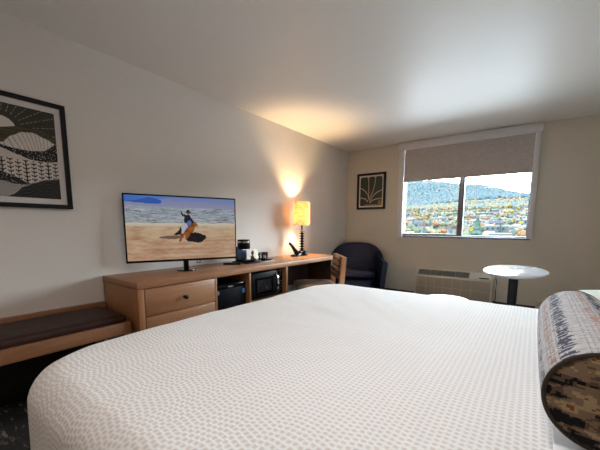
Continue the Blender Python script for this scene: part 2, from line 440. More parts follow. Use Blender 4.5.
def hills_art(u, v):
    # u across (toward the window), v up ; a block print: sun, rays, striped, dotted and leafy hills
    DK = lin((30, 28, 26)); LT = lin((204, 194, 188)); OL = lin((74, 66, 42)); DG = lin((48, 47, 36)); SH = lin((150, 141, 134))
    x, y = u, 1-v
    sx, sy = .52, .27
    r = math.hypot(x-sx, y-sy); a = math.atan2(sy-y, x-sx)
    c = DG
    if r > .17:
        k = a/(PI/15)
        if abs(k-round(k))*r < .012 and int(r*70) % 3 != 0: c = SH
    if r < .13: c = LT
    if y > poly(x, [(0, .30), (.25, .25), (.52, .262), (.67, .218), (.83, .213), (1, .28)]):
        c = OL if nz(x*5, y*70) > -.1 else DG
    l2 = poly(x, [(0, .36), (.2, .30), (.44, .43), (.52, .42), (.6, .335), (.69, .278), (.79, .265), (.91, .312), (1, .36)])
    lb = poly(x, [(0, .40), (.3, .40), (.5, .443), (.6, .463), (.73, .474), (.87, .454), (1, .348)])
    if y > l2:
        q = (x-.3)*26+9*(y-l2)*math.sin(x*7); c = LT if abs(q-round(q)) > .1 else SH
    if y > lb:
        c = DK
        if nz(x*95, y*95) > .42: c = LT
    l4 = poly(x, [(0, .45), (.25, .43), (.5, .476), (.646, .532), (.75, .57), (.889, .578), (1, .555)])
    if y > l4:
        q = (y-l4)*34+5*math.sin(x*6); c = LT if abs(q-round(q)) > .09 else SH
    l5 = poly(x, [(0, .55), (.5, .575), (.7, .585), (1, .585)])
    if y > l5 and y > l4:
        c = LT
        n = 15; px = (x*n) % 1-.5; py = (y*23+.3*(int(x*n) % 2)) % 1-.5
        if abs(px) < .05 or (.05 < abs(px) < .42 and abs(py+.9*abs(px)-.2) < .17): c = DK
    l6 = poly(x, [(0, .62), (.3, .66), (.48, .724), (.575, .76), (.7, .83), (1, .9)])
    if y > l6:
        c = DK
        if nz(x*95, y*95, 4) > .42: c = LT
    l7 = poly(x, [(0, .74), (.47, .823), (.543, .849), (.67, .861), (1, .9)])
    if y > l7:
        c = LT if ((x*34) % 1 > .5) != ((y*46) % 1 > .5) else DK
    l8 = poly(x, [(0, 1.2), (.45, 1.03), (.56, .966), (.67, .868), (.757, .823), (.875, .775), (1, .755)])
    if y > l8:
        q = (y-l8)*26+1.5*math.sin(x*9)+math.sin(x*23); c = DK if abs(q-round(q)) > .1 else lin((66, 62, 54))
        if y < l8+.009: c = SH
    return c
M_print = painted('print_paper', .6)
paint_grid('print', lambda u, v: (.0125, py0+(py1-py0)*u, pz0+(pz1-pz0)*v), 170, 170, hills_art, M_print, art)

# ------------------------------------------------------------------ small leaf print (back wall)
sp = thing('framed_print', 'small black framed print of dark green leaves beside the window', 'picture', (.453, D-.01, 1.423))
bx0, bx1, bz0, bz1 = .208, .7, 1.423, 1.998
f2 = .034
b = MB(); ya, yb = D-.03, D-.002
b.box(bx0, bx1, ya, yb, bz0, bz0+f2, .002); b.box(bx0, bx1, ya, yb, bz1-f2, bz1, .002); b.box(bx0, bx0+f2, ya, yb, bz0+f2, bz1-f2, .002); b.box(bx1-f2, bx1, ya, yb, bz0+f2, bz1-f2, .002)
b.build('frame', M_frame, sp)
b = MB(); b.box(bx0+f2, bx1-f2, D-.012, D-.003, bz0+f2, bz1-f2); b.build('mat_board', M_mat, sp)
def leaf_art(u, v):
    G = lin((46, 54, 46)); P = lin((190, 168, 152)); x, y = u, 1-v
    # broad leaf panels rising from a stem at the bottom centre
    cx, cy = .5, .9
    c = G
    edges = [(-.02, .62), (.33, -.02), (.66, -.02), (1.02, .42), (1.02, .80), (-.02, .9)]
    def curve(p, q, bend):
        best = 9
        for i in range(25):
            t = i/24
            mx, my = (p[0]+q[0])/2+bend[0], (p[1]+q[1])/2+bend[1]
            X = (1-t)**2*p[0]+2*t*(1-t)*mx+t*t*q[0]; Y = (1-t)**2*p[1]+2*t*(1-t)*my+t*t*q[1]
            best = min(best, math.hypot(x-X, y-Y))
        return best
    d = min(curve((.42, .78), (-.02, .36), (.16, -.08)), curve((.36, .86), (-.02, .72), (.1, -.07)), curve((.39, .72), (.37, -.02), (.02, 0)),
            curve((.46, .70), (.69, -.02), (.1, .1)), curve((.5, .78), (1.02, .46), (-.14, -.06)), curve((.45, .88), (1.02, .76), (-.1, -.07)), curve((.38, .72), (.5, .9), (.0, .0))*1.3)
    if d < .018: c = P
    k = min(x, 1-x, y*1.1)
    if y < .07 and min(abs(x-.37), abs(x-.68), x, 1-x) < .06*(1-y/.07): c = P
    if x > .82 and y > .83: c = lin((140, 108, 62))
    if y > .95 and abs(x-.5) < .3: c = P if (x*20) % 1 > .5 else G
    return c
qx0, qx1, qz0, qz1 = bx0+f2+.022, bx1-f2-.022, bz0+f2+.024, bz1-f2-.024
paint_grid('print', lambda u, v: (qx0+(qx1-qx0)*u, D-.0125, qz0+(qz1-qz0)*v), 90, 110, leaf_art, M_print, sp)

# ------------------------------------------------------------------ mini fridge, microwave
fr = thing('mini_fridge', 'small black refrigerator in the open bay beside the drawers', 'refrigerator', (.28, 1.834, .1))
b = MB(); b.box(.06, .455, 1.672, 1.997, .1, .632, .006); b.build('cabinet', M_black, fr)
b = MB(); b.box(.458, .505, 1.67, 2.0, .115, .592, .006); dd = b.build('door', plain('fridge_door', (11, 12, 19), .4, spec=.12), fr)
b = MB(); b.box(.458, .508, 1.67, 2.0, .596, .632, .006); b.build('top_trim', M_gloss, fr)
b = MB(); b.box(.5085, .5105, 1.79, 1.845, .606, .618, .0005, 1); b.build('badge', M_chrome, fr)
b = MB(); b.box(.5055, .507, 1.957, 1.985, .53, .572); b.build('energy_sticker', plain('sticker_blue', (70, 140, 205), .5), dd)
b = MB(); b.box(.5055, .508, 1.677, 1.692, .555, .585); b.build('label_plate', plain('label_bluegrey', (120, 140, 170), .4), dd)

mw = thing('microwave', 'black microwave oven with curved chrome handle in the right bay', 'microwave', (.28, 2.29, .425))
b = MB(); b.box(.06, .475, 2.062, 2.535, .43, .685, .005); b.build('body', M_black, mw)
b = MB(); b.box(.478, .505, 2.064, 2.445, .432, .683, .006); dr = b.build('door', M_black, mw)
b = MB(); b.box(.5053, .507, 2.125, 2.375, .475, .635); b.build('door_window', M_gloss, dr)
M_mesh = plain('microwave_mesh_grey', (60, 60, 64), .3)
b = MB(); b.box(.5072, .5076, 2.15, 2.35, .495, .615); b.build('window_mesh', plain('microwave_screen', (38, 38, 42), .25, var=.5, vscale=60), dr)
b = MB(); b.box(.478, .503, 2.448, 2.533, .432, .683, .006); cp = b.build('control_panel', M_gloss, mw)
for r_ in range(4):
    for c_ in range(3):
        b = MB(); b.box(.5035, .5052, 2.462+c_*.021, 2.478+c_*.021, .47+r_*.03, .485+r_*.03, .0005, 1); b.build('key', M_mesh, cp)
b = MB(); b.box(.5035, .505, 2.46, 2.522, .62, .655); b.build('display', plain('mw_display', (14, 30, 26), .2), cp)
b = MB(); pts = [(.506, 2.415, .648), (.53, 2.413, .64), (.545, 2.412, .60), (.548, 2.412, .55), (.545, 2.412, .505), (.53, 2.413, .47), (.506, 2.415, .462)]
b.tube(pts, .012, 12); b.build('handle', M_chrome, dr)

# ------------------------------------------------------------------ coffee things
tray = MB(); tray.box(.10, .33, 2.19, 2.61, .7605, .766, .002); tray.box(.10, .105, 2.19, 2.61, .766, .774, .001, 1); tray.box(.325, .33, 2.19, 2.61, .766, .774, .001, 1); tray.box(.105, .325, 2.19, 2.195, .766, .774, .001, 1); tray.box(.105, .325, 2.605, 2.61, .766, .774, .001, 1)
tag(tray.build('serving_tray', plain('tray_dark', (34, 32, 40), .18), None, origin=(.215, 2.39, .76)), 'dark glossy tray under the coffee maker and mugs', 'tray')
cm = thing('coffee_maker', 'black single cup coffee maker with silver band right of the television', 'coffee maker', (.2, 2.262, .766))
b = MB(); b.box(.135, .275, 2.2, 2.33, .767, .79, .008); b.build('base', M_black, cm)
b = MB(); b.box(.135, .185, 2.2, 2.325, .79, .93, .01); b.build('reservoir', plain('reservoir_blue_grey', (70, 84, 108), .15), cm)  # reservoir body in one blue-grey tone
b = MB(); b.lathe([(0, 0), (.062, 0), (.066, .01), (.066, .07), (0, .07)], (.205, 2.262, .905), 32); b.build('brew_head', M_black, cm)
b = MB(); b.lathe([(.0665, 0), (.068, .002), (.068, .016), (.0665, .018)], (.205, 2.262, .968), 32); b.build('silver_band', plain('band_silver', (190, 180, 166), .25, metal=.9), cm)
b = MB(); b.lathe([(.066, 0), (.062, .018), (0, .022)], (.205, 2.262, .984), 32); b.build('lid', M_black, cm)
M_cup = plain('paper_cup_white', (222, 208, 194), .6); M_cupt = plain('cup_band_tan', (176, 132, 88), .6)
def pod(x, y, z, lab, rx):
    t = thing('coffee_pod', lab, 'coffee pod', (x, y, z), 0, 'coffee pods by the brewer')
    Mx = Matrix.Translation((x, y, z+.034)) @ Matrix.Rotation(rx, 4, 'Y')
    b = MB(); b.lathe([(0, -.028), (.024, -.028), (.031, .02), (.0, .02)], n=24, mat=Mx); b.build('cup', M_cupt, t)
    b = MB(); b.lathe([(0, .02), (.034, .02), (.034, .023), (0, .0235)], n=24, mat=Mx); b.build('foil_lid', M_cup, t)
b = MB(); b.box(.281, .327, 2.28, 2.36, .7665, .79, .004); tag(b.build('pod_holder', M_black, None, origin=(.305, 2.32, .7665)), 'low black holder carrying the lower coffee pod', 'holder')
b = MB(); b.box(.225, .278, 2.337, 2.405, .7665, .828, .004); tag(b.build('condiment_box', M_black, None, origin=(.25, 2.37, .7665)), 'taller black box carrying the upper coffee pod', 'box')
pod(.304, 2.318, .79, 'lower tan and white coffee pod in front of the brewer', PI*.36)
pod(.25, 2.371, .828, 'upper tan and white coffee pod right of the brewer', PI*.36)
M_mug = plain('mug_black_glaze', (18, 18, 20), .18)
def mug(x, y, lab):
    t = thing('mug', lab, 'mug', (x, y, .766), 0, 'black mugs on the tray')
    b = MB(); b.lathe([(0, .001), (.03, .001), (.036, .006), (.041, .085), (.0385, .088), (.033, .01), (0, .009)], (x, y, .766), 32); b.build('body', M_mug, t)
    b = MB(); b.tube([(x+.037*math.cos(-.5), y+.037*math.sin(-.5), .832), (x+.062*math.cos(-.5), y+.062*math.sin(-.5), .83), (x+.07*math.cos(-.5), y+.07*math.sin(-.5), .81), (x+.06*math.cos(-.5), y+.06*math.sin(-.5), .792), (x+.035*math.cos(-.5), y+.035*math.sin(-.5), .787)], .006, 8); b.build('handle', M_mug, t)
    b = MB()   # worn pale lettering strokes wrapped on the side
    for a, z0, z1 in ((-.95, .79, .825), (-.8, .8, .83), (-.62, .79, .82), (-1.12, .795, .83)):
        ca, sa = math.cos(a), math.sin(a)
        b.tube([(x+.0395*ca, y+.0395*sa, z0), (x+.041*math.cos(a+.06), y+.041*math.sin(a+.06), z1)], .0022, 6)
    b.build('lettering', M_white, t)
mug(.205, 2.452, 'left black mug on the tray beside the pods')
mug(.235, 2.54, 'right black mug with pale marks at the tray end')
rc = thing('remote_control', 'black remote control lying before the coffee tray', 'remote', (.235, 2.075, .76), math.radians(-50))
b = MB(); b.box(-.024, .024, -.085, .085, .0005, .017, .006); b.build('body', M_black, rc, local=True)
for i in range(5):
    b = MB(); b.lathe([(0, 0), (.006, 0), (.005, .0018), (0, .002)], (0, -.06+i*.026, .0172), 14); b.build('button', M_mesh, rc, local=True)

# ------------------------------------------------------------------ table lamp
LX, LY = .172, 3.318
lamp = thing('table_lamp', 'table lamp with stacked black disc stem and glowing speckled drum shade', 'lamp', (LX, LY, .76))
b = MB(); b.lathe([(0, 0), (.07, 0), (.075, .012), (.07, .04), (.05, .06), (.022, .07), (0, .07)], (LX, LY, .7605), 40); b.build('base', M_gloss, lamp)
b = MB(); b.lathe([(0, 0), (.012, 0), (.012, .31), (0, .31)], (LX, LY, .83), 16); b.build('stem', M_gloss, lamp)
for i in range(8):
    z = .845+i*.034; r_ = .036 - .0005*i
    b = MB(); b.lathe([(.0125, -.013), (.018, -.011), (r_, -.003), (r_, .003), (.018, .011), (.0125, .013)], (LX, LY, z), 32); b.build('disc', M_gloss, lamp)
b = MB(); b.lathe([(0, 0), (.015, 0), (.015, .05), (.01, .055), (0, .055)], (LX, LY, 1.135), 16); b.build('socket', M_blackm, lamp)
def shade_mat():
    m, nt, b_ = newmat('lamp_shade_speckled'); nt.nodes.remove(b_)
    out = nt.nodes['Material Output']
    tc = nt.nodes.new('ShaderNodeTexCoord'); n = nt.nodes.new('ShaderNodeTexNoise'); n.inputs['Scale'].default_value = 55; n.inputs['Detail'].default_value = 6
    nt.links.new(tc.outputs['Object'], n.inputs['Vector'])
    rp = nt.nodes.new('ShaderNodeValToRGB'); e = rp.color_ramp.elements
    e[0].position = .35; e[0].color = (*lin((214, 178, 128)), 1); e[1].position = .6; e[1].color = (*lin((250, 236, 208)), 1)
    nt.links.new(n.outputs['Fac'], rp.inputs['Fac'])
    df = nt.nodes.new('ShaderNodeBsdfDiffuse'); tl = nt.nodes.new('ShaderNodeBsdfTranslucent'); mx = nt.nodes.new('ShaderNodeMixShader'); mx.inputs[0].default_value = .36
    for q in (df, tl): nt.links.new(rp.outputs['Color'], q.inputs['Color'])
    nt.links.new(df.outputs[0], mx.inputs[1]); nt.links.new(tl.outputs[0], mx.inputs[2]); nt.links.new(mx.outputs[0], out.inputs['Surface'])
    return m
b = MB(); zs0, zs1, rs = 1.152, 1.455, .106
b.lathe([(rs, 0), (rs, zs1-zs0), (rs-.003, zs1-zs0), (rs-.003, 0), (rs, 0)], (LX, LY, zs0), 64); b.build('lamp_shade', shade_mat(), lamp)
b = MB(); b.lathe([(0, .0), (.012, .0), (.02, .02), (.03, .05), (.026, .075), (.012, .09), (0, .093)], (LX, LY, 1.186), 24); b.build('bulb', emitter('bulb_warm', (255, 196, 120), 40), lamp)
for i in range(3):
    a = 2*PI*i/3; b = MB(); b.tube([(LX+.014*math.cos(a), LY+.014*math.sin(a), 1.185), (LX+(rs-.004)*math.cos(a), LY+(rs-.004)*math.sin(a), 1.165)], .002, 6); b.build('spider_arm', M_blackm, lamp)
ld = bpy.data.lights.new('bulb_light', 'POINT'); ld.energy = 54; ld.color = (1.0, .72, .38); ld.shadow_soft_size = .035
lo = bpy.data.objects.new('bulb_light', ld); COL.objects.link(lo); lo.parent = lamp; lo.location = (0, 0, 1.315-.76)

# ------------------------------------------------------------------ telephone
ph = thing('telephone', 'black desk telephone with upright slanted handset left of the lamp', 'telephone', (.2, 3.155, .7605), 0)
b = MB(); b.prism([(3.10, .7605), (3.232, .7605), (3.232, .785), (3.20, .80), (3.15, .785), (3.10, .775)], 'X', .15, .245, .005); base = b.build('base', M_gloss, ph)
pts = [(.197, 3.196, .778), (.197, 3.155, .82), (.197, 3.115, .862), (.197, 3.075, .90), (.197, 3.03, .932)]
b = MB(); b.tube(pts, [.026, .029, .024, .021, .017], 14); b.build('handset', M_gloss, ph)
b = MB()
for i in range(3):
    for j in range(3): b.box(.17+i*.022, .184+i*.022, 3.106+j*.008, 3.112+j*.008, .7755+.0013*j, .779+.0013*j)
b.build('keypad', M_mesh, base)

# ------------------------------------------------------------------ outlet under the desk, outlet on the back wall
ol = thing('wall_outlet', 'white wall outlet beneath the oak desk in the knee space', 'outlet', (.053, 2.98, .27))
b = MB(); b.box(.0505, .057, 3.30, 3.372, .25, .365, .003); b.build('cover_plate', M_white, ol)
for za in (.262, .315):
    b = MB(); b.box(.0572, .06, 3.32, 3.352, za, za+.038, .002); b.build('socket', M_white, ol)
ol2 = thing('wall_outlet', 'beige wall outlet low on back wall right of the oval table', 'outlet', (2.775, D-.003, .17))
M_beige = plain('outlet_beige', (176, 164, 146), .5)
b = MB(); b.box(2.735, 2.815, D-.021, D-.0145, .09, .228, .003); b.build('cover_plate', M_beige, ol2)
for za in (.105, .17):
    b = MB(); b.box(2.757, 2.793, D-.024, D-.0212, za, za+.04, .002); b.build('socket', M_beige, ol2)

# ------------------------------------------------------------------ desk chair (local: faces +y)
M_cw = wood('chair_oak', (168, 112, 68), (190, 136, 88), 'Z')
M_cb = plain('chair_back_vinyl', (86, 58, 44), .5, bump=.1, bscale=80)
M_cs = plain('chair_seat_vinyl', (92, 80, 76), .35, bump=.08, bscale=80)
ch = thing('desk_chair', 'oak framed desk chair with brown channelled back tucked at the desk', 'chair', (.712, 2.853, 0), math.radians(132))
def local_post(x, back):
    b = MB()
    if back: b.prism([(-.27, 0), (-.225, 0), (-.205, .45), (-.245, .825), (-.29, .825), (-.262, .45)], 'X', x-.023, x+.023, .004)
    else: b.prism([(.17, 0), (.205, 0), (.215, .435), (.165, .435)], 'X', x-.018, x+.018, .004)
    return b.build('leg', M_cw, ch, local=True)
for s in (-1, 1): local_post(s*.235, True); local_post(s*.225, False)
b = MB(); b.box(-.235, .235, -.21, .215, .42, .455, .004); b.build('seat_frame', M_cw, ch, local=True)
b = MB(); b.pillow((0, .01, .492), (.245, .235, .042), 7, 2.6, 56, 16); b.build('seat', M_cs, ch, local=True)
b = MB()
Mt = Matrix.Translation((0, -.24, .58)) @ Matrix.Rotation(math.radians(6.5), 4, 'X')
b.box(-.215, .215, -.014, .012, .0, .25, .004, 2, Mt)
bp_ = b.build('back_frame', M_cw, ch, local=True)
for i in range(4):
    b = MB(); b.pillow((0, .016, .034+i*.061), (.214, .026, .034), 6, 3, 40, 14, mat=Mt); b.build('back_pad', M_cb, ch, local=True)

# ------------------------------------------------------------------ armchair (local: faces +y)
M_navy = plain('armchair_navy_leather', (22, 29, 56), .45, spec=.3, bump=.12, bscale=90, var=.12, vscale=14)
ac = thing('tub_armchair', 'dark navy tub armchair in the corner below the small print', 'armchair', (.46, 4.31, 0), math.radians(203))
def shell():
    # U-shaped plan: straight arms flaring a little to the front, squarish rounded back; top falls from back to arms
    t = bmesh.new(); rings = []; path = []
    for i in range(9): f = 1-i/8; path.append((-.43-.04*f, .34*f-.02, f, (-1, 0)))
    for i in range(1, 40):
        a = PI*i/40; ca, sa = math.cos(a), math.sin(a); q = 2/2.25
        path.append((-.43*math.copysign(abs(ca)**q, ca), -.02-.37*abs(sa)**q, 0, (-ca, -sa)))
    for i in range(9): f = i/8; path.append((.43+.04*f, .34*f-.02, f, (1, 0)))
    for x, y, f, (nx, ny) in path:
        b_ = max(0, min(1, (-y-.02)/.37))
        k = max(0, min(1, (b_-.1)/.85)); k = k*k*(3-2*k)*(1-.2*(x/.4)**2)
        top = .665+.225*k-.01*f
        row = []
        for off, z in [(-.055, .12), (-.04, .22), (-.02, .42), (0, top-.07), (.004, top-.03), (-.008, top-.006), (-.03, top), (-.058, top-.008), (-.07, top-.04), (-.085, .45), (-.1, .25), (-.1, .12)]:
            lean = (z-.12)*.05*max(0, -ny)
            row.append(t.verts.new((x+nx*off, y+ny*(off+lean), z)))
        rings.append(row)
    for a_, b_ in zip(rings, rings[1:]):
        k = len(a_)
        for j in range(k): t.faces.new((a_[j], a_[(j+1) % k], b_[(j+1) % k], b_[j]))
    t.faces.new(rings[0]); t.faces.new(rings[-1])
    bmesh.ops.recalc_face_normals(t, faces=t.faces)
    m = MB(); m._merge(t); return m
shell().build('back_shell', M_navy, ac, local=True)
b = MB(); b.pillow((0, .0, .26), (.298, .29, .138), 4, 6, 48, 16); b.build('seat_base', M_navy, ac, local=True)
b = MB(); b.pillow((0, .02, .435), (.305, .315, .06), 4.5, 2.6, 56, 18, puff=.25); b.build('seat_cushion', M_navy, ac, local=True)
for sx in (-1, 1):
    for sy in (-.22, .24):
        b = MB(); b.lathe([(0, 0), (.014, 0), (.022, .13), (0, .13)], (sx*.21, sy, 0), 16); b.build('leg', M_blackm, ac, local=True)

# ------------------------------------------------------------------ PTAC unit
M_ptac = plain('air_unit_beige', (188, 178, 160), .5, var=.04, vscale=6)
M_ptacl = plain('air_unit_pale', (198, 200, 192), .45)
M_vent = plain('vent_dark', (40, 44, 43), .5)
M_pfront = plain('air_unit_front_taupe', (158, 146, 128), .55)
M_prib = plain('air_unit_rib', (182, 165, 142), .5)
pt = thing('air_conditioner', 'beige wall air conditioner with slatted top below the window', 'air conditioner', (1.765, D, .12))
ax0, ax1 = 1.25, 2.268; ayf = 4.687
b = MB(); b.prism([(D-.001, .135), (ayf+.02, .135), (ayf+.003, .15), (ayf, .425), (ayf+.012, .442), (D-.045, .525), (D-.001, .535)], 'X', ax0, ax1, .006); b.build('casing', M_ptac, pt)
b = MB()
b.box(ax0+.03, ax1-.03, ayf-.008, ayf-.001, .155, .425, .003)
fp = b.build('front_panel', M_pfront, pt)
n = 6; xw = (ax1-ax0-.30)/n
for i in range(7):
    xx = ax0+.03+.02+i*xw*.99
    b = MB(); b.box(xx-.004, xx+.004, ayf-.014, ayf-.0085, .165, .418, .001, 1); b.build('rib', M_prib, fp)
b = MB(); b.box(ax0+.05, ax1-.05, ayf-.0125, ayf-.0085, .286, .293, .001, 1); b.build('rib', M_prib, fp)
ang = math.atan2(.525-.442, D-.045-(ayf+.012))
Mt = Matrix.Translation((0, ayf+.012, .443)) @ Matrix.Rotation(ang, 4, 'X')
Ls = math.hypot(.083, D-.045-ayf-.012)
b = MB(); b.box(ax0+.045, 1.975, .012, Ls-.012, -.002, .003, 0, 1, Mt); vt = b.build('vent', M_vent, pt)
for i in range(5):
    yy = .018+i*(Ls-.036)/4
    b = MB(); b.box(ax0+.045, 1.975, yy-.003, yy+.003, .0032, .010, .001, 1, Mt); b.build('slat', plain('vent_slat', (150, 152, 144), .5) if 'vent_slat' not in bpy.data.materials else bpy.data.materials['vent_slat'], vt)
for i in range(3):
    xx = ax0+.045+(i+1)*(1.975-ax0-.045)/4
    b = MB(); b.box(xx-.004, xx+.004, .012, Ls-.012, .0102, .013, .001, 1, Mt); b.build('slat', plain('vent_slat', (150, 152, 144), .5) if 'vent_slat' not in bpy.data.materials else bpy.data.materials['vent_slat'], vt)
b = MB(); b.box(1.99, ax1-.03, .008, Ls-.008, .0035, .009, .002, 1, Mt); cp = b.build('control_cover', M_ptacl, pt)
b = MB(); b.box(2.10, 2.215, .014, .03, .0092, .011, 0, 1, Mt); b.build('display_strip', M_gloss, cp)
b = MB(); b.tube([(2.285, D-.012, .47), (2.30, D-.012, .40), (2.292, D-.012, .3), (2.298, D-.012, .2), (2.29, D-.02, .14)], .005, 8); b.build('power_cord', M_vent, pt)

# ------------------------------------------------------------------ round pedestal table, white ottoman
M_ttop = plain('table_top_white_laminate', (206, 207, 212), .14, coat=.3)
tb = thing('pedestal_table', 'oval white topped table on a black column by the back wall', 'table', (2.53, 3.46, 0))
b = MB(); b.lathe([(0, .715), (.24, .715), (.262, .724), (.27, .735), (.27, .741), (.266, .745), (0, .745)], (0, 0, 0), 72, Matrix.Translation((2.535, 3.50, 0)) @ Matrix.Diagonal((.96, 1.75, 1, 1))); b.build('tabletop', M_ttop, tb)
b = MB(); b.lathe([(0, .02), (.038, .02), (.038, .714), (0, .714)], (2.53, 3.46, 0), 32); b.build('column', M_blackm, tb)
b = MB(); b.lathe([(0, 0), (.21, 0), (.215, .008), (.2, .018), (.05, .03), (0, .03)], (2.53, 3.46, 0), 48); b.build('foot', M_blackm, tb)

M_ott = plain('ottoman_white_vinyl', (218, 219, 224), .3)
ot = thing('round_ottoman', 'round white padded ottoman behind the bed below the air conditioner', 'ottoman', (2.03, 3.1, 0))
OR = .205
b = MB(); b.lathe([(0, .06), (OR-.01, .06), (OR, .075), (OR, .375), (OR-.008, .385), (0, .385)], (2.03, 3.1, 0), 64); b.build('body', M_ott, ot)
b = MB(); b.lathe([(0, .387), (OR-.005, .387), (OR+.003, .40), (OR+.003, .452), (OR-.012, .474), (OR-.05, .482), (0, .485)], (2.03, 3.1, 0), 64); b.build('cushion', M_ott, ot)
for i in range(4):
    a = PI/4+i*PI/2; b = MB(); b.lathe([(0, 0), (.018, 0), (.018, .06), (0, .06)], (2.03+.15*math.cos(a), 3.1+.15*math.sin(a), 0), 16); b.build('foot', M_blackm, ot)

# ------------------------------------------------------------------ bed
bed = thing('bed', 'king bed with dark base and white mattress beneath the waffle coverlet', 'bed', (2.25, 1.32, 0))
b = MB(); b.box(1.3, 3.3, .42, 2.22, .1, .32, .01); b.build('bed_base', plain('bed_base_dark', (40, 34, 32), .8), bed)
b = MB(); b.box(1.24, 3.3, .38, 2.27, .325, .618, .06, 4); b.build('mattress', plain('mattress_white', (230, 228, 224), .9), bed)
b = MB(); b.box(3.34, 3.41, .3, 2.35, .1, 1.2, .01); b.build('headboard', M_woodD, bed)
for xx in (1.4, 3.2):
    for yy in (.5, 2.15):
        b = MB(); b.box(xx-.03, xx+.03, yy-.03, yy+.03, 0, .099, .004); b.build('leg', M_blackm, bed)

def coverlet_mat():
    m, nt, bs = newmat('coverlet_white_weave')
    L = nt.links.new
    tc = nt.nodes.new('ShaderNodeTexCoord'); sx = nt.nodes.new('ShaderNodeSeparateXYZ')
    wn = nt.nodes.new('ShaderNodeTexNoise'); wn.inputs['Scale'].default_value = 9; wn.inputs['Detail'].default_value = 2
    L(tc.outputs['UV'], wn.inputs['Vector'])
    va = nt.nodes.new('ShaderNodeVectorMath'); va.operation = 'MULTIPLY_ADD'
    va.inputs[1].default_value = (.006, .012, 0); L(wn.outputs['Color'], va.inputs[0]); L(tc.outputs['UV'], va.inputs[2])
    L(va.outputs['Vector'], sx.inputs[0])
    def math_(op, a, b=None, c=None):
        n = nt.nodes.new('ShaderNodeMath'); n.operation = op
        for k, x in enumerate((a, b, c)):
            if x is None: continue
            if isinstance(x, (int, float)): n.inputs[k].default_value = x
            else: L(x, n.inputs[k])
        return n.outputs[0]
    PX, PY = .0168, .0175
    u = math_('DIVIDE', sx.outputs['X'], PX); cell = math_('FLOOR', u); fu = math_('FRACT', u)
    half = math_('FRACT', math_('MULTIPLY', math_('SINE', math_('MULTIPLY', cell, 12.9898)), 437.58))
    v = math_('ADD', math_('DIVIDE', sx.outputs['Y'], PY), half); fv = math_('FRACT', v)
    su = math_('SINE', math_('MULTIPLY', fu, PI)); sv = math_('SINE', math_('MULTIPLY', fv, PI))
    rib = math_('POWER', su, .8); bar = math_('ADD', math_('MULTIPLY', math_('POWER', sv, 1.2), .9), .1)
    pit = math_('MULTIPLY', rib, bar)          # 1 in the middle of a puffed cell
    h = math_('POWER', pit, .6)
    fine = nt.nodes.new('ShaderNodeTexNoise'); fine.inputs['Scale'].default_value = 160; L(tc.outputs['UV'], fine.inputs['Vector'])
    hh = math_('ADD', math_('MULTIPLY', h, -1.0), math_('MULTIPLY', fine.outputs['Fac'], .35))
    bp = nt.nodes.new('ShaderNodeBump'); bp.inputs['Strength'].default_value = .4; bp.inputs['Distance'].default_value = .0026
    L(hh, bp.inputs['Height']); L(bp.outputs['Normal'], bs.inputs['Normal'])
    rp = nt.nodes.new('ShaderNodeValToRGB'); e = rp.color_ramp.elements
    e[0].position = .45; e[0].color = (*lin((240, 239, 240)), 1); e[1].position = .95; e[1].color = (*lin((219, 212, 209)), 1)
    L(h, rp.inputs['Fac']); L(rp.outputs['Color'], bs.inputs['Base Color'])
    bs.inputs['Roughness'].default_value = .85; bs.inputs['Specular IOR Level'].default_value = .2
    return m

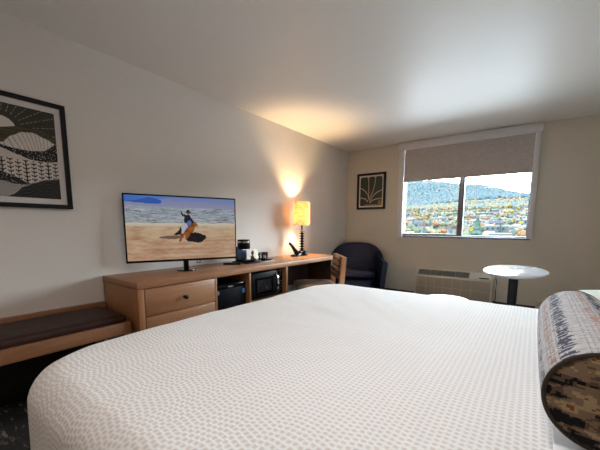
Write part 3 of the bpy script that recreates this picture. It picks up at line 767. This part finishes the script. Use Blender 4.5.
def coverlet():
    X0, X1, YA, YB, RC, RE, ZT = 1.115, 3.40, .235, 2.41, .3, .1, .652
    def loop(d, n=40):
        """rounded rectangle inset by d; same vertex count for every d"""
        x0, x1, y0, y1 = X0+d, X1-.05-max(0, d-.0)*0.0, YA+d, YB-d
        x1 = X1-.06
        r = max(RC-d, .03); pts = []
        rr = min(r, .3)
        def seg(p, q, m):
            for i in range(m): t = i/m; pts.append((p[0]+(q[0]-p[0])*t, p[1]+(q[1]-p[1])*t))
        def arc(cx, cy, a0, a1, m):
            for i in range(m): a = a0+(a1-a0)*i/m; pts.append((cx+rr*math.cos(a), cy+rr*math.sin(a)))
        # start at the head, near side, go along near side to the foot, around, back along the far side
        seg((x1, y0), (x0+rr, y0), 70)
        arc(x0+rr, y0+rr, -PI/2, -PI, 22)
        seg((x0, y0+rr), (x0, y1-rr), 70)
        arc(x0+rr, y1-rr, PI, PI/2, 22)
        seg((x0+rr, y1), (x1, y1), 70)
        pts.append((x1, y1))
        return pts
    prof = []
    for z in (.03, .1, .2, .3, .4, .48, .53): prof.append((0.0, z))
    for k in range(1, 9):
        a = k/8*PI/2; prof.append((RE*(1-math.cos(a)), ZT-RE+RE*math.sin(a)))
    for d in (.16, .22, .3, .42, .55, .7, .85, 1.0, 1.05): prof.append((d, ZT))
    bm = bmesh.new(); uvl = bm.loops.layers.uv.new('UVMap'); rings = []; uvs = {}
    acc = 0
    for k, (d, z) in enumerate(prof):
        row = []
        P = loop(d)
        for i, (x, y) in enumerate(P):
            drop = max(0, .53-z)
            s = i*.16
            fold = (math.sin(s*1.9)+.6*math.sin(s*3.7+1))*.012*min(1, drop/.4)
            out = -.0+.02*drop
            # outward direction
            cx, cy = min(max(x, X0+RC), X1), min(max(y, YA+RC), YB-RC)
            dirv = V((x-cx, y-cy, 0)); 
            if dirv.length > 1e-5: dirv.normalize()
            q = V((x, y, z))+dirv*(fold+out)
            if d > 0.04: q.z += .006*nz(x*3, y*3, 2)+.003*nz(x*8, y*8, 7)
            else:
                q += dirv*(.006*nz(x*4, y*4, z*4))
            q.z += -.012*max(0, 1-d/.25)*0 
            vv = bm.verts.new(q)
            # cloth coordinates: unrolled over the edge
            ins = loop(RE)[i]
            over = 0 if d >= RE else (RE*(PI/2)-RE*math.asin(min(1, max(0, (z-(ZT-RE))/RE))) if z > ZT-RE else RE*PI/2+(ZT-RE-z))
            if d >= RE: uvs[vv] = (x, y)
            else: uvs[vv] = (ins[0]+dirv.x*over, ins[1]+dirv.y*over)
            row.append(vv)
        rings.append(row)
    for a, b2 in zip(rings, rings[1:]):
        for i in range(len(a)-1):
            try: bm.faces.new((a[i], a[i+1], b2[i+1], b2[i]))
            except ValueError: pass
    last = rings[-1]
    # close the middle
    n = len(last)
    for i in range(n//2):
        j = n-1-i
        if j-1 > i+1:
            bm.faces.new((last[i], last[i+1], last[j-1], last[j]))
    for f in bm.faces:
        for l in f.loops: l[uvl].uv = uvs[l.vert]
    bmesh.ops.recalc_face_normals(bm, faces=bm.faces)
    up = sum(f.normal.z*f.calc_area() for f in bm.faces)
    if up < 0: bmesh.ops.reverse_faces(bm, faces=bm.faces)
    m = MB(); m.bm.free(); m.bm = bm
    return m
cv = coverlet().build('coverlet', coverlet_mat(), None, origin=(2.25, 1.32, .62))
tag(cv, 'white waffle weave coverlet spread over the king bed', 'bedspread')
for p in cv.data.polygons: p.use_smooth = True

# turned-back sheet under the bolster
M_sheet = plain('sheet_white', (236, 238, 242), .75)
b = MB(); b.box(2.725, 3.31, .36, 2.2, .6575, .668, .004, 3)
tag(b.build('folded_sheet', M_sheet, None, origin=(3.0, 1.3, .658)), 'smooth white folded sheet beneath the bolster at the bed head', 'sheet')

# ------------------------------------------------------------------ bolster
BX, BZ, BR, BA, BB = 2.804, .783, .108, .84, 1.635
bo = thing('bolster_pillow', 'round bolster with navy and tan stripes and dark mottled end on the bed', 'pillow', (BX, (BA+BB)/2, .668))
def bol_colour(u, v):
    # u around (0..1, 0 = +x, .25 = top, .5 = left), v along the length
    a = u*360
    base = mix(lin((196, 196, 200)), lin((176, 172, 172)), .5+.6*nz(a*.12, v*24, 3))
    # fine woven check lines
    if abs((a/5.2) % 1-.5) < .10 and nz(a*.4, v*90, 2) > -.15: base = mix(base, lin((128, 124, 128)), .55)
    if abs((v*42) % 1-.5) < .09 and nz(a*.15, v*60, 5) > -.1: base = mix(base, lin((122, 118, 124)), .5)
    w = nz(a*.2, v*50, 9); w2 = nz(a*.05, v*160, 1)
    def band(c, hw, col, amt, thr):
        d = abs(a-c+3*nz(v*9, c))/hw
        if d < 1 and w2+.5*w > thr+(d**2)*.6: return mix(base, lin(col), amt)
        return base
    base = band(128, 11, (44, 46, 72), .9, -.2)
    base = band(72, 9, (36, 38, 60), .9, -.25)
    base = band(148, 8, (150, 104, 76), .7, .0)
    base = band(88, 7, (168, 116, 80), .7, .0)
    base = band(168, 8, (60, 70, 96), .7, .05)
    base = band(30, 9, (40, 44, 66), .85, -.2)
    return base
M_bol = painted('bolster_weave', .9, bump=.35, bscale=350, spec=.15)
def bolP(u, v):
    y = BA+(BB-BA)*v; e = min(v, 1-v); r_ = BR*(1+.05*math.sin(PI*v)**.6-.03*max(0, 1-e/.05)**2)*(1+.012*nz(v*7, u*4, 2))
    return (BX+r_*math.cos(2*PI*u), y, BZ+r_*math.sin(2*PI*u))
o = paint_grid('cover', bolP, 200, 150, bol_colour, M_bol, bo)
for p in o.data.polygons: p.use_smooth = True
def camo_mat():
    m, nt, bs = newmat('bolster_end_mottled'); L = nt.links.new
    tc = nt.nodes.new('ShaderNodeTexCoord'); mp = nt.nodes.new('ShaderNodeMapping'); mp.inputs['Scale'].default_value = (.6, .6, 1.5); sn = nt.nodes.new('ShaderNodeVectorMath'); sn.operation = 'SNAP'; sn.inputs[1].default_value = (.0065, .0065, .004)
    L(tc.outputs['Object'], sn.inputs[0])
    n1 = nt.nodes.new('ShaderNodeTexNoise'); n1.inputs['Scale'].default_value = 24; n1.inputs['Detail'].default_value = 3; L(sn.outputs[0], mp.inputs['Vector']); L(mp.outputs[0], n1.inputs['Vector'])
    rp = nt.nodes.new('ShaderNodeValToRGB'); rp.color_ramp.interpolation = 'CONSTANT'; e = rp.color_ramp.elements
    e[0].position = 0; e[0].color = (*lin((26, 24, 26)), 1); e[1].position = .43; e[1].color = (*lin((84, 68, 56)), 1)
    for p_, c_ in ((.48, (118, 98, 78)), (.56, (150, 128, 98)), (.63, (112, 70, 44)), (.68, (84, 72, 62))):
        x = e.new(p_); x.color = (*lin(c_), 1)
    L(n1.outputs['Fac'], rp.inputs['Fac']); L(rp.outputs['Color'], bs.inputs['Base Color'])
    bs.inputs['Roughness'].default_value = .95; bs.inputs['Specular IOR Level'].default_value = .1
    w = nt.nodes.new('ShaderNodeTexNoise'); w.inputs['Scale'].default_value = 320; L(tc.outputs['Object'], w.inputs['Vector'])
    bp = nt.nodes.new('ShaderNodeBump'); bp.inputs['Strength'].default_value = .3; bp.inputs['Distance'].default_value = .003
    L(w.outputs['Fac'], bp.inputs['Height']); L(bp.outputs['Normal'], bs.inputs['Normal'])
    return m
M_camo = camo_mat()
for ye, sgn in ((BA, -1), (BB, 1)):
    prof = [(0, .02)]+[(BR*.96*t, .02*(1-t**3)) for t in (.3, .55, .75, .9, 1.0)]
    b = MB(); b.lathe(prof, n=64, mat=Matrix.Translation((BX, ye, BZ)) @ Matrix.Rotation(PI/2*(-sgn), 4, 'X')); b.build('end_panel', M_camo, bo)
    b = MB(); b.ring((BX, ye, BZ), BR*.965, .005, 'Y'); b.build('piping', plain('piping_brown', (52, 40, 32), .9), bo)

# pillow behind the bolster
M_pil = painted('pillow_cover', .85, bump=.1)
b = MB(); b.pillow((3.06, 1.97, .765), (.27, .245, .075), 4.5, 2.4, 64, 20, puff=.2)
tag(b.build('pillow', plain('pillow_pale_green_print', (226, 232, 220), .85, var=.14, vscale=40), None, origin=(3.06, 1.97, .668)), 'pale green white pillow lying beyond the striped bolster', 'pillow')

# ------------------------------------------------------------------ ceiling fill light, added out of view over the near side of the bed
cl = thing('added_fill_light', 'added round fill light on the ceiling above the near side of the bed', 'fill light', (2.35, .75, H))
b = MB(); b.lathe([(.2, 0), (.215, -.002), (.215, -.035), (.2, -.04), (.2, 0)], (2.35, .75, H), 48); b.build('rim', M_chrome, cl)
b = MB(); b.lathe([(0, -.03), (.199, -.03)], (2.35, .75, H), 48)
CEIL_FILL_E = 34
b.build('fill_diffuser', emitter('fill_diffuser_warm', (255, 249, 245), CEIL_FILL_E), cl)

cl = thing('added_fill_light', 'added round fill light on the ceiling near the room entrance', 'fill light', (1.5, -1.3, H))  # second fill light, added behind the camera to brighten the near bed side
b = MB(); b.lathe([(.2, 0), (.215, -.002), (.215, -.035), (.2, -.04), (.2, 0)], (1.5, -1.3, H), 48); b.build('rim', M_chrome, cl)
b = MB(); b.lathe([(0, -.03), (.199, -.03)], (1.5, -1.3, H), 48); b.build('fill_diffuser', emitter('fill_diffuser_entry', (255, 234, 212), 25), cl)
#@@OUT
# ------------------------------------------------------------------ outside
K = 2.1/SKY
def out(name, rgb, k=1.0, var=.0, vs=.5):
    m = plain(name, (0, 0, 0), .95, spec=0)
    c = tuple(min(.9, x*K*k) for x in lin(rgb)); bs = m.node_tree.nodes['Principled BSDF']
    bs.inputs['Base Color'].default_value = (*c, 1)
    if var:
        nt = m.node_tree; tc = nt.nodes.new('ShaderNodeTexCoord'); n = nt.nodes.new('ShaderNodeTexNoise'); n.inputs['Scale'].default_value = vs
        nt.links.new(tc.outputs['Object'], n.inputs['Vector']); rp = nt.nodes.new('ShaderNodeValToRGB')
        rp.color_ramp.elements[0].position = .35; rp.color_ramp.elements[1].position = .65
        rp.color_ramp.elements[0].color = tuple(x*(1-var) for x in c)+(1,); rp.color_ramp.elements[1].color = tuple(x*(1+var) for x in c)+(1,)
        nt.links.new(n.outputs['Fac'], rp.inputs['Fac']); nt.links.new(rp.outputs['Color'], bs.inputs['Base Color'])
    return m
def interp(x, P):
    if x <= P[0][0]: return P[0][1]
    for (a, b_), (c, d_) in zip(P, P[1:]):
        if x <= c: return b_+(d_-b_)*(x-a)/(c-a)
    return P[-1][1]
RIDGE = [(-900, 190), (-560, 206), (-480, 212), (-397, 204), (-330, 190), (-271, 176), (-195, 171), (-122, 151), (-21, 124), (200, 100), (600, 90)]
def ground_z(x, y):
    z = interp(y, [(0, -15), (150, -14), (300, -7), (500, 7), (700, 27), (900, 48), (1000, 58)])
    if y > 1000:
        t = min(1, (y-1000)/500); s = t*t*(3-2*t)*.4+t*.6
        z = 58+(interp(x, RIDGE)-58)*s
        if y > 1500: z -= (y-1500)*.2
        z += 6*nz(x*.008, y*.008)*min(1, (y-1000)/100)
    front = 22*math.exp(-((y-1060)/70)**2)*max(0, min(1, (x+330)/200))
    return z+front
def hill_mat():
    m, nt, bs = newmat('hillside_haze_tint'); L = nt.links.new
    tc = nt.nodes.new('ShaderNodeTexCoord'); n = nt.nodes.new('ShaderNodeTexNoise'); n.inputs['Scale'].default_value = .06; n.inputs['Detail'].default_value = 5
    L(tc.outputs['Object'], n.inputs['Vector']); rp = nt.nodes.new('ShaderNodeValToRGB'); e = rp.color_ramp.elements
    def c(q): return (*[x*K for x in lin(q)], 1)
    e[0].position = .35; e[0].color = c((166, 198, 208)); e[1].position = .62; e[1].color = c((224, 214, 198))  # pale blue tint puts the distance haze into the hill colour
    L(n.outputs['Fac'], rp.inputs['Fac']); L(rp.outputs['Color'], bs.inputs['Base Color']); bs.inputs['Roughness'].default_value = 1; bs.inputs['Specular IOR Level'].default_value = 0
    return m
bm = bmesh.new(); NXg, NYg = 90, 90
ys = [6+(2000-6)*(j/NYg)**1.3 for j in range(NYg+1)]; xs = [-1300+2300*i/NXg for i in range(NXg+1)]
G = [[bm.verts.new((x, y, ground_z(x, y))) for x in xs] for y in ys]
for j in range(NYg):
    for i in range(NXg): bm.faces.new((G[j][i], G[j][i+1], G[j+1][i+1], G[j+1][i]))
m = MB(); m.bm.free(); m.bm = bm
for f in bm.faces:
    if f.calc_center_median().y < 985: f.material_index = 1
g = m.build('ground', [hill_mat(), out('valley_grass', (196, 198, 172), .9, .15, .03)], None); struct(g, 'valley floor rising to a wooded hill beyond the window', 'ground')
for p in g.data.polygons: p.use_smooth = True

b = MB(); b.box(-160, 140, 7, 112, -14.8, -13.6); struct(b.build('bounce_slab', plain('bounce_slab_pale', (154, 154, 156), .9), None), 'added pale slab below the window bouncing daylight up', 'reflector')  # unseen pale slab, added to bounce daylight onto the ceiling
# camera frame, used to keep only what can be seen through the window
CAM = V((2.6561, 0, 1.1411))
def seen(x, y, z):
    t = (D-0)/y; px = CAM.x+(x-CAM.x)*t; pz = CAM.z+(z-CAM.z)*t
    return .93 < px < 2.66 and .9 < pz < 1.9
C_yel = out('foliage_yellow', (246, 208, 112), 1., .2); C_org = out('foliage_orange', (238, 186, 140), 1., .2)  # foliage colours kept pale in place of haze in the air
C_grn = out('foliage_green', (184, 202, 170), 1.0, .25); C_pale = out('foliage_pale_gold', (238, 220, 182), 1., .2)
C_con = out('foliage_conifer', (136, 168, 156), .9, .3); C_conb = out('foliage_bluish_conifer', (164, 198, 208), .9, .25)
C_trunk = out('bark_grey', (120, 100, 90), 1)
def broadleaf_mesh(seed, mat):
    r = random.Random(seed); bm = bmesh.new()
    blobs = [(0, 0, 6.6, 3.0)]+[(r.uniform(-2.2, 2.2), r.uniform(-2.2, 2.2), r.uniform(4.6, 8.2), r.uniform(1.5, 2.3)) for _ in range(7)]
    for x, y, z, s in blobs:
        t = bmesh.new(); bmesh.ops.create_icosphere(t, subdivisions=2, radius=s)
        for v in t.verts:
            q = v.co*1.4; v.co *= 1+.28*nz(q.x+x, q.y+y, q.z+seed); v.co += V((x, y, z))
        me = bpy.data.meshes.new('t'); t.to_mesh(me); t.free(); bm.from_mesh(me); bpy.data.meshes.remove(me)
    for f in bm.faces: f.material_index = 0
    n0 = len(bm.faces); m = MB(); m.bm.free(); m.bm = bm
    m.tube([(0, 0, 0), (0, 0, 2.5), (.1, 0, 5.5)], [.35, .28, .15], 7)
    m.bm.faces.ensure_lookup_table()
    for f in m.bm.faces[n0:]: f.material_index = 1
    me = bpy.data.meshes.new('broadleaf_tree'); m.bm.to_mesh(me); m.bm.free(); me.materials.append(mat); me.materials.append(C_trunk); return me
def conifer_mesh(seed, mat):
    r = random.Random(seed); m = MB(); n = 9
    for k in range(n):
        z = 1.2+k*1.35; rad = 2.7*(1-k/n)+.25; t = bmesh.new(); kk = 14
        tip = t.verts.new((0, 0, z+2.3))
        rim = [t.verts.new((rad*(1+.25*(i % 2)+r.uniform(-.15, .15))*math.cos(2*PI*i/kk), rad*(1+.25*(i % 2)+r.uniform(-.15, .15))*math.sin(2*PI*i/kk), z-.25*(i % 2)+r.uniform(-.2, .2))) for i in range(kk)]
        low = t.verts.new((0, 0, z+.5))
        for i in range(kk): t.faces.new((tip, rim[i], rim[(i+1) % kk])); t.faces.new((low, rim[(i+1) % kk], rim[i]))
        m._merge(t)
    n0 = len(m.bm.faces); m.tube([(0, 0, 0), (0, 0, 6), (0, 0, 12)], [.3, .2, .05], 6); m.bm.faces.ensure_lookup_table()
    for f in m.bm.faces[n0:]: f.material_index = 1
    me = bpy.data.meshes.new('conifer_tree'); m.bm.to_mesh(me); m.bm.free(); me.materials.append(mat); me.materials.append(C_trunk); return me
KINDS = [('broadleaf_tree', [broadleaf_mesh(1, C_yel), broadleaf_mesh(2, C_yel)], 'bright yellow autumn tree among the houses outside the window', 'yellow trees in the valley', 48),
         ('broadleaf_tree', [broadleaf_mesh(3, C_org)], 'orange autumn tree among the houses outside the window', 'orange trees in the valley', 48),
         ('broadleaf_tree', [broadleaf_mesh(4, C_pale), broadleaf_mesh(5, C_pale)], 'pale gold autumn tree among the houses outside the window', 'pale gold trees in the valley', 100),
         ('broadleaf_tree', [broadleaf_mesh(6, C_grn)], 'soft green leafy tree among the houses outside the window', 'green leafy trees in the valley', 60),
         ('conifer_tree', [conifer_mesh(7, C_con), conifer_mesh(8, C_conb)], 'dark green conifer among the houses outside the window', 'conifers in the valley', 90)]
def place(name, me, x, y, s, rz, label, cat, group=None, sz=None):
    o = bpy.data.objects.new(name, me); COL.objects.link(o); o.location = (x, y, ground_z(x, y)-.3); o.scale = (s, s, sz or s); o.rotation_euler = (0, 0, rz)
    tag(o, label, cat, group); return o
place('conifer_tree', KINDS[4][1][0], -15.9, 140, 1.75, .3, 'large dark green conifer outside the right window pane, nearest of the trees', 'tree', None, 1.42)
place('broadleaf_tree', KINDS[0][1][0], -4.6, 175, .95, .3, 'big yellow tree outside near the right window frame', 'tree')
place('broadleaf_tree', KINDS[0][1][1], -48, 160, .72, 1.3, 'low yellow tree at the foot of the left window pane', 'tree')
# houses and flat-roofed buildings
W_wht = out('house_wall_white', (236, 236, 238), 1.2); W_gry = out('house_wall_grey', (190, 196, 204), 1.0); W_tan = out('house_wall_tan', (208, 190, 170), 1.0)
W_roof = out('roof_slate', (150, 152, 164), 1.0); W_rw = out('roof_white', (240, 240, 242), 1.6); W_win = out('window_dark', (96, 104, 116), 1.0); W_rb = out('roof_brown', (168, 136, 118), 1.0)
def building(kind, x, y, rz, wallm, roofm, w, d, h, label, group):
    t = thing('house' if kind else 'commercial_building', label, 'building', (x, y, ground_z(x, y)-.5), rz, group)
    b = MB(); b.box(-w/2, w/2, -d/2, d/2, 0, h); b.build('wall', wallm, t, smooth=False, local=True)
    if kind:
        b = MB(); b.prism([(-d/2-.5, h), (d/2+.5, h), (0, h+d*.33)], 'X', -w/2-.5, w/2+.5); b.build('roof', roofm, t, smooth=False, local=True)
    else:
        b = MB(); b.box(-w/2-.3, w/2+.3, -d/2-.3, d/2+.3, h, h+.6); b.box(-w*.2, w*.05, -d*.2, d*.2, h+.6, h+2); b.build('roof', roofm, t, smooth=False, local=True)
    nwin = max(2, int(w/4))
    for i in range(nwin):
        xx = -w/2+(i+.5)*w/nwin; b = MB(); b.box(xx-.9, xx+.9, -d/2-.06, -d/2-.01, h*.45, h*.78); b.build('window', W_win, t, smooth=False, local=True)
rb = random.Random(11); occupied = []
tries = 0; nb = 0
while nb < 44 and tries < 4000:
    tries += 1
    y = 200+590*rb.random()**1.2; x = -.36*y*rb.random()*1.02+.004*y
    z = ground_z(x, y)
    if not seen(x, y, z+3) or any(abs(x-a)+abs(y-b_)*.5 < 36 for a, b_ in occupied): continue
    occupied.append((x, y)); nb += 1
    if rb.random() < .5:
        building(0, x, y, rb.uniform(-.4, .4), rb.choice([W_wht, W_gry, W_wht]), W_rw, rb.uniform(16, 34), rb.uniform(10, 16), rb.uniform(4, 7), 'pale flat roofed building in the valley outside the window', 'flat roofed buildings in the valley')
    else:
        building(1, x, y, rb.uniform(-1.2, 1.2), rb.choice([W_wht, W_tan, W_gry]), rb.choice([W_roof, W_rb, W_roof]), rb.uniform(10, 15), rb.uniform(8, 10), rb.uniform(3.5, 6), 'small gabled house in the valley outside the window', 'gabled houses in the valley')
rt_ = random.Random(5); TREES = [(-15.9, 140, 1.5), (-4.6, 175, 1), (-48, 160, .8)]
for name, meshes, label, group, cnt in KINDS:
    k = 0; tries = 0
    while k < cnt and tries < 9000:
        tries += 1
        y = 190+680*rt_.random()**.9; x = -.355*y*rt_.random()+.004*y
        if any(abs(x-a) < 21 and -14 < b_-y < 24 for a, b_ in occupied): continue
        if not seen(x, y, ground_z(x, y)+4): continue
        s = rt_.uniform(.6, 1.0) if 'conifer' in name else rt_.uniform(.5, 1.0)
        if any(math.hypot(x-a, y-b_) < (s+q)*3.9 for a, b_, q in TREES): continue
        TREES.append((x, y, s))
        place(name, rt_.choice(meshes), x, y, s, rt_.uniform(0, 6.28), label, 'tree', group); k += 1
# hillside forest: far too many crowns to count
def forest(name, mats, n, yr, seed, label):
    r = random.Random(seed); bm = bmesh.new(); t = bmesh.new(); bmesh.ops.create_icosphere(t, subdivisions=1, radius=1)
    base = [v.co.copy() for v in t.verts]; faces = [[v.index for v in f.verts] for f in t.faces]; t.free()
    for _ in range(n):
        y = r.uniform(*yr); x = -.36*y*r.uniform(-.02, 1.06)+.004*y
        s = r.uniform(3, 5.5); z = ground_z(x, y)+s*.6
        mi = r.choices(range(len(mats)), [m_[1] for m_ in mats])[0]
        vs = [bm.verts.new((x+c.x*s, y+c.y*s, z+c.z*s*r.uniform(1.0, 1.5))) for c in base]
        for f in faces: bm.faces.new([vs[i] for i in f]).material_index = mi
    m = MB(); m.bm.free(); m.bm = bm
    tag(m.build(name, [a for a, _ in mats], None), label, 'forest', None, 'stuff')
F_teal = out('forest_haze_teal', (162, 194, 206), 1); F_blue = out('forest_haze_blue', (152, 186, 199), 1); F_peach = out('forest_peach', (214, 204, 192), 1); F_gold = out('forest_gold', (236, 212, 160), 1); F_sage = out('forest_sage', (190, 206, 188), 1)  # blue-green crowns carry the haze in their colour
forest('hillside_forest', [(F_teal, 5), (F_blue, 4), (F_peach, 2.2)], 6500, (1030, 1520), 3, 'dense haze-tinted blue green forest with peach autumn trees covering the hill')
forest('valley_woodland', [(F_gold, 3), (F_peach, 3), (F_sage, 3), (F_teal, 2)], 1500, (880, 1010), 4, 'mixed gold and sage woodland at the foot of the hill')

# ------------------------------------------------------------------ sky
w = bpy.data.worlds.new('sky'); SC.world = w; w.use_nodes = True
bg = w.node_tree.nodes['Background']; bg.inputs['Color'].default_value = (.80, .91, 1.0, 1); bg.inputs['Strength'].default_value = SKY
# portal over the window opening: only tells the sampler where the sky comes in
pl = bpy.data.lights.new('window_portal', 'AREA'); pl.shape = 'RECTANGLE'; pl.size = 1.6; pl.size_y = .85; pl.cycles.is_portal = True
po = bpy.data.objects.new('window_portal', pl); COL.objects.link(po); po.location = (1.78, D+.19, 1.42); po.rotation_euler = (-PI/2, 0, 0)

# ------------------------------------------------------------------ camera
f_, p_, yw, r_ = 313.3227, math.radians(7.1565), math.radians(-35.6768), math.radians(.3211)
fw = V((math.sin(yw)*math.cos(p_), math.cos(yw)*math.cos(p_), -math.sin(p_)))
rt = V((math.cos(yw), -math.sin(yw), 0)); up = rt.cross(fw)
rt, up = math.cos(r_)*rt+math.sin(r_)*up, -math.sin(r_)*rt+math.cos(r_)*up
cd = bpy.data.cameras.new('camera'); cam = bpy.data.objects.new('camera', cd); COL.objects.link(cam)
cd.sensor_fit = 'HORIZONTAL'; cd.sensor_width = 36; cd.lens = f_/600*36
cd.shift_x = (300-308.0738)/600; cd.shift_y = (265.7486-225)/600
cd.clip_start = .02; cd.clip_end = 5000
Mx = Matrix((( rt.x, up.x, -fw.x, CAM.x), (rt.y, up.y, -fw.y, CAM.y), (rt.z, up.z, -fw.z, CAM.z), (0, 0, 0, 1)))
cam.matrix_world = Mx
SC.camera = cam

for o in bpy.data.objects:
    if '_o' in o: del o['_o']
vs = SC.view_settings
vs.view_transform = 'Standard'; vs.look = 'None'; vs.gamma = 1; vs.exposure = 0.0; vs.use_curve_mapping = False
SC.cycles.max_bounces = 10; SC.cycles.diffuse_bounces = 6; SC.cycles.glossy_bounces = 4; SC.cycles.transparent_max_bounces = 12
SC.cycles.use_denoising = True
SC.cycles.sample_clamp_indirect = 8
